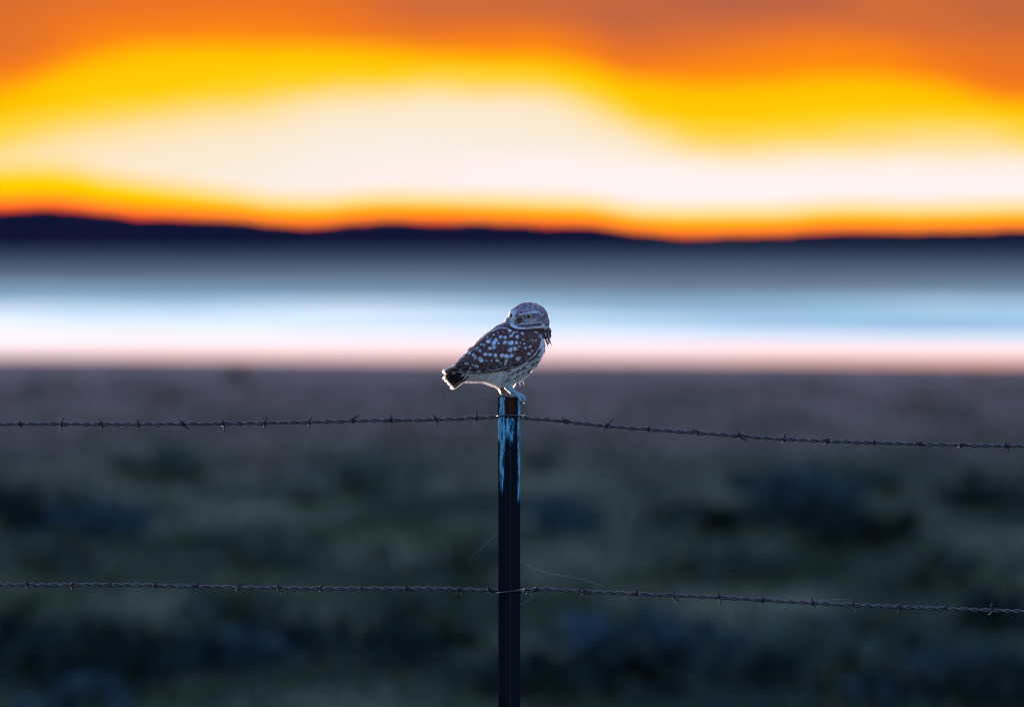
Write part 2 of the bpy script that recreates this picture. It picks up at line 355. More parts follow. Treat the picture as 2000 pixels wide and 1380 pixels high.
n = 40; prof = [(PR, 0), (PR, POST_TOP - BASE - .0025), (PR - .0008, POST_TOP - BASE), (PR - .0035, POST_TOP - BASE), (PR - .0042, POST_TOP - BASE - .002), (PR - .0042, POST_TOP - BASE - .12)]
V_ = [(r * math.cos(2 * math.pi * k / n), r * math.sin(2 * math.pi * k / n), z) for r, z in prof for k in range(n)]
F_ = [(j * n + k, j * n + (k + 1) % n, (j + 1) * n + (k + 1) % n, (j + 1) * n + k) for j in range(len(prof) - 1) for k in range(n)]
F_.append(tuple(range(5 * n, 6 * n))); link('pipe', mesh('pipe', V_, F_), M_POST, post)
m, nt = material('rusty_plug'); g = nt.n('ShaderNodeNewGeometry')
out(nt, principled(nt, nt.mix(nt.noise(g.outputs['Position'], 90, 4), (.012, .008, .007), (.045, .02, .014)), .9, 0, .2).outputs[0]); M_PLUG = m
zt = POST_TOP - BASE - .0012; rp_ = PR - .0043
V_ = [(rp_ * k * math.cos(a * math.pi / 12), rp_ * k * math.sin(a * math.pi / 12), zt + .0006 * math.sin(5 * k + a)) for k in (1, .6, .25) for a in range(24)] + [(0, 0, zt)] + \
     [(rp_ * math.cos(a * math.pi / 12), rp_ * math.sin(a * math.pi / 12), zt - .05) for a in range(24)]
F_ = [(j * 24 + a, j * 24 + (a + 1) % 24, (j + 1) * 24 + (a + 1) % 24, (j + 1) * 24 + a) for j in range(2) for a in range(24)] + [(48 + a, 48 + (a + 1) % 24, 72) for a in range(24)] + \
     [(73 + a, 73 + (a + 1) % 24, (a + 1) % 24, a) for a in range(24)] + [tuple(range(96, 72, -1))]
link('end_plug', mesh('end_plug', V_, F_), M_PLUG, post)

# ------------------------------------------------------------------ barbed wire
m, nt = material('weathered_wire'); g = nt.n('ShaderNodeNewGeometry')
wn = nt.noise(g.outputs['Position'], 160, 3)
out(nt, principled(nt, nt.mix(wn, (.02, .02, .026), (.085, .08, .095)), nt.m('MULTIPLY_ADD', wn, .15, .22), .5, .8).outputs[0]); M_WIRE = m
m, nt = material('dull_barb'); g = nt.n('ShaderNodeNewGeometry'); wn = nt.noise(g.outputs['Position'], 160, 3)
out(nt, principled(nt, nt.mix(wn, (.018, .018, .022), (.05, .042, .045)), .85, 0, .08).outputs[0]); M_BARB = m
STRANDS = {
 'upper': dict(line=[(-1500, 850), (-400, 836), (0, 828), (200, 828), (430, 827), (600, 824), (700, 821), (850, 819), (990, 813.5), (1020, 815.5), (1100, 822), (1190, 832), (1350, 844), (1450, 851), (1530, 857), (1700, 864), (1900, 869), (2000, 871), (2400, 878), (3500, 880)],
   barbs=[(40, (-2, -6), (2, 10)), (120, (5, -12), (-5, 13)), (198, (-3, -11), (1, 12)), (270, (-2, -9), (2, 12)), (358, (-7, -8), (13, 11)), (436, (-2, -10), (2, 18)), (518, (5, -16), (-4, 12)), (605, (4, -10), (-4, 10)), (690, (12, -11), (-8, 3)),
     (764, (-1, -12), (0, 13)), (851, (-5, -11), (3, 16)), (931, (0, -13), (-4, 12)), (1104, (-7, -10), (6, 9)), (1185, (11, -13), (-8, 10)), (1267, (2, 5), (-4, 3)), (1362, (-11, -6), (4, 3)), (1446, (-7, -10), (13, 12)),
     (1532, (2, -12), (-5, 8)), (1616, (8, -5), (-7, 10)), (1707, (2, -4), (3, 3)), (1797, (-10, -8), (8, 6)), (1877, (6, -4), (-6, 6)), (1966, (-2, -13), (5, 15))],
   label='barbed wire strand running just below the owl, the upper of two'),
 'lower': dict(line=[(-1500, 1120), (-400, 1137), (0, 1142), (217, 1141.5), (380, 1145), (545, 1148), (700, 1149), (850, 1149), (960, 1153), (1020, 1153), (1060, 1150), (1150, 1155), (1240, 1159), (1400, 1166), (1590, 1177), (1760, 1185), (2000, 1194), (2400, 1210), (3500, 1245)],
   barbs=[(53, (6, -8), (-4, 8)), (140, (2, -9), (0, 10)), (215, (7, -12), (-3, 2)), (303, (4, -4), (-4, 2)), (385, (-8, -4), (12, 8)), (467, (14, -8), (-7, 6)), (545, (-5, -12), (4, 14)), (627, (6, -7), (-3, 6)), (706, (3, 5), (-3, -2)),
     (794, (13, 6), (-10, -1)), (899, (-6, -2), (4, 12)), (957, (-4, -11), (7, 14)), (1047, (4, -4), (-5, 2)), (1140, (-11, -6), (12, 6)), (1243, (1, -9), (0, 9)), (1316, (-11, -3), (12, 13)), (1404, (0, -13), (3, 15)), (1490, (5, -3), (-4, 3)),
     (1587, (-3, -13), (5, 12)), (1667, (-2, -12), (7, 17)), (1758, (5, -11), (-5, 14)), (1847, (5, -4), (-4, 4)), (1938, (0, -17), (-6, 8))],
   label='barbed wire strand crossing low in the picture, the lower of two'),
}
WR = 2.0 * S
for nm, d in STRANDS.items():
    path = np.array(smooth_path(d['line'], 60)); 
    seg = np.r_[0, np.cumsum(np.linalg.norm(np.diff(path, axis=0), axis=1))]
    tt = np.arange(0, seg[-1], 3.0); X = np.interp(tt, seg, path[:, 0]); Y = np.interp(tt, seg, path[:, 1])
    yoff = PR + .0045                                              # the strand passes behind the post
    root = empty('barbed_wire', at(PX0, np.interp(PX0, X, Y), yoff)); tag(root, d['label'], 'barbed wire', 'strands of barbed wire on the post')
    org = root.location
    ph = 2 * math.pi * (tt / 43.0) + .7 * np.sin(tt / 131.0) + .35 * np.sin(tt / 47.0 + 1)
    for k in (0, math.pi):
        rr = 2.15 + .45 * np.sin(tt / 61.0 + k)
        P = [at(x, y, yoff) + Vector((0, math.cos(a + k) * r * S, math.sin(a + k) * r * S)) - org for x, y, a, r in zip(X, Y, ph, rr)]
        link('strand', mesh('strand', *tube(P, WR, 7)), M_WIRE, root)
    for bx, e1, e2 in d['barbs']:
        by = float(np.interp(bx, X, Y)); c0 = at(bx, by, yoff) - org
        i = int(np.searchsorted(X, bx)); tdir = Vector((X[i + 1] - X[i - 1], 0, -(Y[i + 1] - Y[i - 1]))).normalized()
        nb = Vector((-tdir.z, 0, tdir.x)); yv = Vector((0, 1, 0)); R0 = 4.3 * S
        def end(e, sgn):
            L = math.hypot(*e); return Vector((e[0] * S, sgn * S * math.sqrt(max(18 ** 2 - L * L, 9)) * .8, -e[1] * S))
        a0 = random.uniform(0, 6.28); pts = []
        turns = random.choice((1.3, 1.5, 1.8)); sl_ = random.uniform(2.4, 3.4) * S
        coil = [c0 + tdir * (t - .5) * turns * sl_ + nb * math.cos(a0 + 2 * math.pi * turns * t) * R0 + yv * math.sin(a0 + 2 * math.pi * turns * t) * R0 for t in np.linspace(0, 1, 22)]
        E1, E2 = end(e1, -1), end(e2, 1)
        st_, en_ = c0 + E1, c0 + E2
        pts = [st_, c0 + E1 * .55 + (coil[0] - c0) * .35] + coil + [c0 + E2 * .55 + (coil[-1] - c0) * .35, en_]
        rads = [.6 * S, 1.4 * S] + [1.55 * S] * len(coil) + [1.4 * S, .6 * S]
        link('barb', mesh('barb', *tube(pts, rads, 6)), M_BARB, root)
# wire ties that hold each strand to the post
def tie(y_l, y_r, y_mid, label):
    cy = at(PX0, y_mid).z; root_loc = Vector((0, 0, cy)); r = PR + 1.6 * S; pts = []
    for k in range(41):                                            # around the back of the post, then across its front
        a = R(200) + R(-220) * k / 40 * 1.0 if False else R(-15) + R(210) * k / 40
        pts.append(Vector((r * math.cos(a), r * math.sin(a), (at(0, y_r).z - cy) + (at(0, y_l).z - at(0, y_r).z) * k / 40)))
    front = []
    for k in range(25):
        a = R(195) + R(150) * k / 24; t = k / 24
        front.append(Vector((r * math.cos(a), r * math.sin(a) - .0009, (at(0, y_l).z - cy) * (1 - t) + (at(0, y_r).z - cy) * t + .0010 * math.sin(math.pi * t))))
    hook = []                                                      # the twisted ends around the strand, right of the post
    for k in range(1, 30):
        t = k / 29; a = 2 * math.pi * 2.2 * t + 2.2
        hook.append(Vector((PR + .0022 + t * .021, -.006 + (PR + .0105) * min(1, t * 2.2) + 4.6 * S * math.sin(a) * min(1, t * 3), (at(0, y_r + 2.5 + 5 * t).z - cy) + 4.2 * S * math.cos(a))))
    o = link('wire_tie', mesh('wire_tie', *tube(pts + front + hook, 1.35 * S, 7)), M_WIRE); o.location = root_loc
    return tag(o, label, 'wire tie', 'wire ties around the post')
tie(812, 811, 811.5, 'thin wire tie wrapped round the blue upper part of the post')
tie(1158, 1151, 1154, 'thin wire tie wrapped round the dark lower part of the post')

# spider threads
m, nt = material('spider_silk'); out(nt, principled(nt, (.50, .48, .44), .4, 0, .5).outputs[0]); M_SILK = m
def thread(pts, label, r=.26, yy=-.02):
    P = [at(a, b, yy) for a, b in pts]; fine_ = [Vector(p) for p in smooth_path([tuple(p) for p in P], 6)] if len(pts) > 2 else P
    o = link('spider_thread', mesh('spider_thread', *tube([p - P[0] for p in fine_], r * S, 5)), M_SILK); o.location = P[0]
    return tag(o, label, 'spider thread', 'spider threads on the fence')
thread([(1015, 1097), (1048, 1110), (1081, 1121), (1125, 1128), (1178, 1143)], 'pale bent spider thread slanting from the post down to the lower wire', .12)
thread([(971, 1041), (955, 1055), (911, 1097)], 'fine straight spider thread slanting down left of the post', .085)
thread([(1015, 1182), (1034, 1170), (1050, 1156)], 'short faint spider thread under the lower wire beside the post', .09)
thread([(1590, 1173), (1632, 1170), (1664, 1169)], 'thin yellowish spider thread between two barbs of the lower wire', .12)

# ------------------------------------------------------------------ the burrowing owl
# drawn in units of K metres: u to the right, v downward, w towards the camera
K = S / 5.75; OX, OZ = (840 - PX0) * S, POST_TOP + (775 - 570) * S
def T(u, v, w_): return (OX + u * K, -w_ * K, OZ - v * K)
def TA(A): A = np.asarray(A, float); return np.stack([OX + A[..., 0] * K, -A[..., 2] * K, OZ - A[..., 1] * K], -1)
owl = empty('burrowing_owl', (0, 0, POST_TOP))
tag(owl, 'small white-spotted brown owl perched on the post, head turned to look back', 'owl')
OWL0 = np.array(owl.location)
TOP = np.array([(225, 835), (240, 828), (330, 750), (440, 645), (520, 564), (640, 456), (740, 378), (830, 340), (900, 330), (1000, 330), (1100, 350), (1200, 400), (1250, 470), (1285, 550), (1298, 600)], float)
BOT = np.array([(225, 868), (240, 880), (330, 900), (380, 945), (440, 975), (540, 975), (620, 995), (700, 1028), (770, 1050), (870, 1042), (950, 1025), (1010, 992), (1090, 938), (1180, 845), (1240, 760), (1275, 690), (1298, 610)], float)
WID = np.array([(225, 8), (240, 18), (330, 66), (440, 118), (540, 155), (640, 185), (740, 206), (840, 220), (940, 228), (1040, 226), (1140, 204), (1220, 158), (1270, 95), (1298, 10)], float)
def loft():
    V_, F_ = [], []; us = np.r_[np.linspace(225, 1200, 70), np.linspace(1206, 1298, 22)]; n = 40
    for u in us:
        a, b, wd = (np.interp(u, q[:, 0], q[:, 1]) for q in (TOP, BOT, WID))
        for k in range(n):
            th = 2 * math.pi * k / n; cy, sx = math.cos(th), math.sin(th)
            vv = (a + b) / 2 - cy * (b - a) / 2
            low = max(0, -cy); ww = wd * math.copysign(abs(sx) ** .85, sx) * (1 - .35 * low ** 1.5)
            V_.append(T(u, vv, ww))
    m_ = len(us)
    F_ = [(j * n + k, j * n + (k + 1) % n, (j + 1) * n + (k + 1) % n, (j + 1) * n + k) for j in range(m_ - 1) for k in range(n)]
    F_ += [tuple(range(n))[::-1], tuple(range((m_ - 1) * n, m_ * n))]
    return V_, F_
def ell(cu, cv, cw, ru, rv, rw, ang=0.0):
    bm = bmesh.new(); bmesh.ops.create_uvsphere(bm, u_segments=28, v_segments=18, radius=1)
    ca, sa = math.cos(R(ang)), math.sin(R(ang)); V_ = []
    for v in bm.verts:
        a, b, c_ = v.co.x * ru, v.co.z * rv, v.co.y * rw
        V_.append(T(cu + a * ca - b * sa, cv + a * sa + b * ca, cw + c_))
    F_ = [tuple(x.index for x in f.verts) for f in bm.faces]; bm.free(); return V_, F_
def remesh(name, parts, voxel, iters, factor=.5):
    me = mesh(name + '_raw', *join(parts)); bm = bmesh.new(); bm.from_mesh(me); bmesh.ops.recalc_face_normals(bm, faces=bm.faces); bm.to_mesh(me); bm.free()
    o = bpy.data.objects.new(name + '_raw', me); COL.objects.link(o)
    r_ = o.modifiers.new('r', 'REMESH'); r_.mode = 'VOXEL'; r_.voxel_size = voxel
    s_ = o.modifiers.new('s', 'SMOOTH'); s_.iterations = iters; s_.factor = factor
    dg = bpy.context.evaluated_depsgraph_get(); ev = o.evaluated_get(dg); new = bpy.data.meshes.new_from_object(ev)
    bpy.data.objects.remove(o); bpy.data.meshes.remove(me); new.name = name; return new
HEAD = [ell(1122, 262, 0, 205, 146, 188, 8), ell(985, 272, 25, 106, 108, 140), ell(1235, 340, -5, 108, 112, 140), ell(1010, 350, 40, 90, 68, 130), ell(1120, 380, 0, 190, 70, 170),
        ell(905, 330, -15, 70, 62, 110, -30), ell(1110, 216, 110, 95, 22, 70, -6), ell(936, 212, 60, 42, 18, 60, 10)]
body_me = remesh('body', [loft()] + HEAD, .0011, 12)

# --- colours of the plumage as a function of place
def vnoise(u, v, s, seed):
    g_ = np.random.default_rng(seed).random((128, 128)); a, b = np.asarray(u) / s + 50, np.asarray(v) / s + 50
    i, j = np.floor(a).astype(int), np.floor(b).astype(int); fa, fb = a - i, b - j; fa = fa * fa * (3 - 2 * fa); fb = fb * fb * (3 - 2 * fb)
    G = lambda p, q: g_[p % 128, q % 128]
    return (G(i, j) * (1 - fa) + G(i + 1, j) * fa) * (1 - fb) + (G(i, j + 1) * (1 - fa) + G(i + 1, j + 1) * fa) * fb
def sst(x, a, b): t = np.clip((x - a) / (b - a), 0, 1); return t * t * (3 - 2 * t)
def poly_in(u, v, P):
    P = np.asarray(P, float); r_ = np.zeros(np.shape(u), bool); j = len(P) - 1
    for i in range(len(P)):
        c_ = ((P[i, 1] > v) != (P[j, 1] > v)) & (u < (P[j, 0] - P[i, 0]) * (v - P[i, 1]) / (P[j, 1] - P[i, 1] + 1e-9) + P[i, 0]); r_ ^= c_; j = i
    return r_
def seg_d(u, v, P):
    d = np.full(np.shape(u), 1e9)
    for a, b in zip(P[:-1], P[1:]):
        a, b = np.array(a, float), np.array(b, float); e = b - a; t = np.clip(((u - a[0]) * e[0] + (v - a[1]) * e[1]) / (e @ e), 0, 1)
        d = np.minimum(d, np.hypot(u - a[0] - t * e[0], v - a[1] - t * e[1]))
    return d
WING = [(880, 395), (960, 425), (1060, 440), (1150, 440), (1215, 465), (1248, 520), (1250, 570), (1225, 640), (1170, 710), (1095, 768), (1010, 822), (900, 860), (760, 888), (600, 905), (430, 912), (300, 905), (240, 885), (228, 862),
        (300, 775), (420, 662), (520, 564), (640, 462), (740, 398), (810, 380)]
SPOTS = [(895, 432, 18), (975, 438, 9), (935, 460, 15), (908, 490, 17), (980, 500, 20), (1038, 465, 15), (790, 500, 20), (845, 507, 21), (655, 552, 25), (738, 538, 26), (712, 572, 25), (770, 572, 13), (838, 565, 23), (912, 572, 26), (970, 568, 20),
         (1015, 570, 10), (675, 632, 19), (718, 618, 24), (605, 592, 17), (530, 628, 13), (558, 655, 18), (900, 645, 25), (958, 632, 27), (1070, 622, 13), (1125, 607, 14), (1110, 690, 15), (1145, 660, 10), (622, 697, 20), (672, 700, 22), (733, 710, 24), (808, 712, 24),
         (855, 715, 24), (910, 715, 26), (992, 742, 25), (487, 707, 17), (508, 730, 18), (440, 690, 15), (420, 668, 10), (375, 725, 8), (312, 768, 9), (560, 745, 23), (578, 765, 20), (632, 768, 12), (688, 768, 12), (757, 770, 17), (790, 795, 10), (855, 772, 18), (845, 800, 16),
         (400, 797, 12), (420, 802, 10), (475, 818, 12), (515, 830, 14), (540, 836, 10), (450, 852, 9), (710, 475, 12), (640, 505, 10), (572, 585, 10), (1140, 530, 6), (1165, 545, 7), (1190, 540, 6), (1120, 550, 5), (1150, 575, 6), (1045, 530, 10), (1060, 575, 9), (820, 440, 7), (760, 455, 8), (690, 520, 9),
         (500, 640, 8), (460, 665, 9), (350, 752, 7), (880, 455, 9), (1000, 610, 8), (880, 560, 9)]
SPOTS_ = [(a, b, r_ * .92, rng.uniform(1.0, 1.45), rng.normal(-38, 22)) for a, b, r_ in SPOTS]
def bumps(u, v, lst, soft=.35):
    o = np.zeros(np.shape(u))
    for s in lst:
        cu, cv, r = s[:3]; ex, an = (s[3], s[4]) if len(s) > 3 else (1.15, -35)
        du, dv = u - cu, v - cv; near = (np.abs(du) < r * ex * 1.8) & (np.abs(dv) < r * ex * 1.8)
        if not near.any(): continue
        ca, sa = math.cos(R(an)), math.sin(R(an)); a, b = du[near] * ca + dv[near] * sa, -du[near] * sa + dv[near] * ca
        o[near] = np.maximum(o[near], 1 - sst(np.hypot(a / ex, b), r * (1 - soft), r * (1 + soft * .6)))
    return o
def lerp(c, f, b): f = np.asarray(f)[..., None]; return c * (1 - f) + np.array(b) * f
BROWN, DARK, WHITE, CREAM, GREY = (.135, .043, .037), (.030, .013, .012), (.74, .78, .86), (.76, .71, .69), (.36, .31, .33)
def head_mask(u, v):
    chin = np.interp(u, [820, 880, 950, 1010, 1200, 1290, 1345], [330, 372, 405, 415, 412, 425, 440])
    return (v < chin) & (u > 838 + np.maximum(0, 330 - v) * .2)
def plumage(u, v, w_=None):
    u, v = np.asarray(u, float), np.asarray(v, float)
    c = np.ones(u.shape + (3,)) * np.array(BROWN)
    n1_, n2_, n3_ = vnoise(u, v, 34, 1), vnoise(u, v, 13, 2), vnoise(u * .8 + v * .6, v * .8 - u * .6, 8, 3)
    # wing and back
    c = lerp(c, sst(n1_, .45, .85) * .6, (.15, .078, .062)); c = lerp(c, sst(n2_, .55, .9) * .55, DARK)
    c = lerp(c, sst(v, 740, 860) * .55, DARK)
    topd = v - np.interp(u, TOP[:, 0], TOP[:, 1]); c = lerp(c, (1 - sst(topd, 6, 52)) * .8 * (u < 900), (.30, .24, .25))
    du_, dv_ = 13 * (vnoise(u, v, 15, 31) - .5), 13 * (vnoise(u, v, 15, 32) - .5)
    c = lerp(c, sst(vnoise(u * .9 + v * .45, v * .9 - u * .45, 11, 33), .62, .85) * .5, (.30, .19, .18))
    c = lerp(c, sst(vnoise(u * .7 + v * .7, (v * .7 - u * .7) * .45, 7, 41), .55, .8) * .55, (.05, .022, .02))
    c = lerp(c, bumps(u + du_, v + dv_, SPOTS_, .4) * (.8 + .2 * sst(vnoise(u, v, 22, 44), .25, .6)), WHITE)
    # flank, breast, belly
    wg = poly_in(u, v, WING); hm = head_mask(u, v); br = (~wg) & (~hm) & ((v > 820) | (u > 1020)) & (v > 440)
    b = np.ones_like(c) * np.array((.62, .60, .62)); b = lerp(b, sst(n1_, .4, .8) * .4, (.42, .36, .34))
    bars = np.sin((v * .92 + u * .40) * .105 + 5 * (n1_ - .5)); brown_a = sst(bars, .05, .55) * (1 - sst(u, 760, 700) * 0) * sst(u, 740, 860) * (1 - sst(v, 975, 1050) * .6) * (1 - sst(u, 1200, 1260) * .8)
    blot = sst(vnoise(u, v, 30, 8), .34, .50); b = lerp(b, brown_a * blot * .95, (.15, .07, .045))
    b = lerp(b, (1 - sst(u, 760, 900)) * sst(v, 880, 930) * .9, CREAM)
    b = lerp(b, sst(u, 1225, 1265) * (v < 760), (.70, .68, .70)); 
    b = lerp(b, bumps(u, v, [(1170, 760, 34), (1110, 800, 22), (1060, 780, 20), (1140, 700, 16)], .6) * .5, (.27, .23, .20))
    c = np.where(br[..., None], b, c)
    c = lerp(c, (1 - sst(seg_d(u, v, [(1247, 560), (1228, 625), (1175, 700), (1100, 765)]), 2.5, 6)) * .9, WHITE)
    c = lerp(c, (1 - sst(seg_d(u, v, [(700, 440), (760, 408), (830, 402), (890, 408)]), 2, 6)) * .7, WHITE)
    c = lerp(c, (1 - sst(seg_d(u, v, [(1235, 650), (1190, 715), (1110, 775)]), 5, 22)) * br * .8, DARK)
    c = lerp(c, bumps(u, v, [(1246, 490, 19, 1.6, 75)]), WHITE)
    low = (1 - sst(seg_d(u, v, [(280, 893), (430, 900), (600, 888), (760, 868), (930, 835)]), 3, 12)); c = lerp(c, low * sst(vnoise(u * .6 + v, v, 16, 12), .4, .65) * .85, (.62, .56, .58))
    # head
    h = np.ones_like(c) * np.array((.16, .09, .098)); sp = sst(n3_, .52, .68); h = lerp(h, sp * .72 * (1 - sst(v, 250, 285) * .3), (.58, .53, .60)); h = lerp(h, sst(vnoise(u, v, 9, 21), .62, .78) * .8, (.045, .028, .032))
    def stroke(P, r0, r1, col_, a=1.0):
        nonlocal h
        h = lerp(h, (1 - sst(seg_d(u + 5 * (n2_ - .5), v + 6 * (n3_ - .5), P), r0, r1)) * a, col_)
    stroke([(1060, 285), (1215, 290)], 16, 56, (.34, .28, .33), .7)
    stroke([(1230, 300), (1310, 330), (1330, 380)], 14, 50, (.20, .13, .15), .7)
    stroke([(1000, 305), (1010, 345)], 22, 44, (.085, .032, .025), .95)
    stroke([(905, 240), (940, 262), (925, 320), (930, 370), (955, 392)], 14, 38, (.74, .72, .78), .95)
    stroke([(890, 204), (960, 225)], 8, 22, (.66, .64, .72), .85)
    stroke([(895, 188), (880, 195)], 4, 12, DARK, .8)
    stroke([(1000, 256), (1060, 240), (1140, 226), (1195, 230)], 4, 14, (.66, .63, .70), .85)
    stroke([(1150, 205), (1230, 222)], 3, 8, (.62, .6, .66), .8)
    stroke([(1070, 272), (1108, 268), (1150, 266)], 14, 28, (.030, .016, .016), .9); stroke([(1150, 258), (1215, 256)], 4, 22, (.07, .03, .03), .8)
    stroke([(908, 250), (910, 275)], 6, 14, (.02, .012, .012), .98)
    stroke([(965, 265), (985, 285)], 8, 20, DARK, .85)
    stroke([(1065, 318), (1120, 322), (1190, 312)], 8, 18, (.60, .57, .64), .8)
    stroke([(1000, 392), (1060, 378), (1250, 366)], 5, 18, (.09, .05, .05), .75)
    stroke([(1155, 374), (1238, 368)], 6, 15, (.014, .008, .008), .9)
    stroke([(972, 377), (1040, 353), (1140, 342), (1245, 338)], 3, 13, (.66, .62, .68), .8)
    stroke([(940, 400), (1000, 404), (1080, 408), (1190, 398), (1285, 388), (1318, 402)], 6, 17, (.74, .74, .78), .95)
    stroke([(1268, 372), (1300, 405)], 10, 26, (.78, .78, .84), .7)
    h = lerp(h, sst(vnoise(u, v * 1.3, 7, 51), .60, .80) * .45, (.10, .06, .065)); h = lerp(h, sst(vnoise(u, v * 1.3, 8, 52), .62, .82) * .4, (.55, .52, .58))
    c = np.where(hm[..., None], h, c)
    c = lerp(c, (1 - sst(seg_d(u, v, [(880, 395), (945, 425), (1020, 432), (1140, 430), (1250, 436), (1330, 450)]), 6, 18)) * (~hm) * .75, DARK)
    c = lerp(c, bumps(u, v, [(1322, 498, 20, 1.7, 60)]), WHITE)
    return c
def set_col(me, c):
    a = me.color_attributes.new('Col', 'FLOAT_COLOR', 'POINT'); a.data.foreach_set('color', np.c_[c, np.ones(len(c))].astype(np.float32).ravel())
def coords(me):
    A = np.empty(len(me.vertices) * 3, np.float32); me.vertices.foreach_get('co', A); return A.reshape(-1, 3).astype(float)
def uvw(A): return (A[:, 0] - OX) / K, (OZ - A[:, 2]) / K, -A[:, 1] / K
def shift(me, A): me.vertices.foreach_set('co', (A - OWL0).astype(np.float32).ravel()); me.update()
def feather_mat(name, trans):
    m, nt = material(name); at_ = nt.n('ShaderNodeAttribute', attribute_name='Col')
    b = principled(nt, at_.outputs[0], .75, 0, .2); t = nt.n('ShaderNodeBsdfTranslucent'); nt.l(at_.outputs[0], t.inputs[0])
    mx = nt.n('ShaderNodeMixShader'); mx.inputs[0].default_value = trans; nt.l(b.outputs[0], mx.inputs[1]); nt.l(t.outputs[0], mx.inputs[2]); out(nt, mx.outputs[0]); return m
M_BODY, M_FEA, M_FLUFF = feather_mat('body_plumage', 0.0), feather_mat('feather', .35), feather_mat('fluff', .8)

A = coords(body_me); bu, bv, bw = uvw(A)
bvh = BVHTree.FromPolygons([tuple(p) for p in A], [tuple(p.vertices) for p in body_me.polygons])
# height map of the body seen from its side
GS = 5.0; GU, GV = np.arange(60, 1460, GS), np.arange(60, 1180, GS); H = np.full((len(GU), len(GV)), np.nan)
for i, u in enumerate(GU):
    for j, v in enumerate(GV):
        hit = bvh.ray_cast(Vector(T(u, v, 600)), Vector((0, 1, 0)))
        if hit[0] is not None: H[i, j] = -hit[0].y / K
def fill(H_, n_, drop):
    H_ = H_.copy()
    for _ in range(n_):
        nanm = np.isnan(H_)
        if not nanm.any(): break
        P_ = np.pad(H_, 1, constant_values=np.nan); st_ = np.stack([P_[:-2, 1:-1], P_[2:, 1:-1], P_[1:-1, :-2], P_[1:-1, 2:]])
        ok = ~np.isnan(st_); s_ = np.where(ok, st_, 0).sum(0); k_ = ok.sum(0); fillv = np.where(k_ > 0, s_ / np.maximum(k_, 1) - drop, np.nan); H_[nanm] = fillv[nanm]
    return np.nan_to_num(H_, nan=0.0)
INSIDE = ~np.isnan(H); HB = fill(H, 40, 1.0)
def blur(M_, n_):
    for _ in range(n_):
        P_ = np.pad(M_, 1, mode='edge'); M_ = (P_[:-2, 1:-1] + P_[2:, 1:-1] + P_[1:-1, :-2] + P_[1:-1, 2:] + 2 * M_) / 6
    return M_
# the folded wing swells out over the body
wm = poly_in(*np.meshgrid(GU, GV, indexing='ij'), WING).astype(float); HW = HB + 20 * blur(wm, 10) * wm
def look(M_, u, v):
    a, b = np.clip((u - GU[0]) / GS, 0, len(GU) - 1.01), np.clip((v - GV[0]) / GS, 0, len(GV) - 1.01); i, j = a.astype(int), b.astype(int); fa, fb = a - i, b - j
    return (M_[i, j] * (1 - fa) + M_[i + 1, j] * fa) * (1 - fb) + (M_[i, j + 1] * (1 - fa) + M_[i + 1, j + 1] * fa) * fb
set_col(body_me, plumage(bu, bv)); shift(body_me, A); link('body', body_me, M_BODY, owl)

# --- the folded wings: solid shells over the flanks
def wing_obj(sign):
    gu, gv = np.arange(225, 1255, 5.0), np.arange(375, 915, 5.0); UU, VV = np.meshgrid(gu, gv, indexing='ij'); ins = poly_in(UU, VV, WING)
    idx = -np.ones(ins.shape, int); idx[ins] = np.arange(ins.sum()); u, v = UU[ins], VV[ins]; n_ = len(u)
    edge = np.clip(look(blur(wm, 4), u, v) * 1.6 - .6, 0, 1)
    wt = look(HB, u, v) + 3 + 20 * edge ** .6; wb = look(HB, u, v) - 14
    P = np.concatenate([TA(np.c_[u, v, sign * wt]), TA(np.c_[u, v, sign * wb])]); F_ = []; cnt = {}
    q = ins[:-1, :-1] & ins[1:, :-1] & ins[:-1, 1:] & ins[1:, 1:]
    for i, j in zip(*np.nonzero(q)):
        f = (idx[i, j], idx[i + 1, j], idx[i + 1, j + 1], idx[i, j + 1]); F_.append(f); F_.append(tuple(x + n_ for x in f[::-1]))
        for a, b in zip(f, f[1:] + f[:1]):
            if (b, a) in cnt: del cnt[(b, a)]
            else: cnt[(a, b)] = 1
    F_ += [(b, a, a + n_, b + n_) for a, b in cnt]
    me = mesh('wing', P - OWL0, [tuple(int(x) for x in f) for f in F_]); set_col(me, np.concatenate([plumage(u, v)] * 2)); return link('wing', me, M_BODY, owl)
wing_near = wing_obj(1); wing_far = wing_obj(-1)

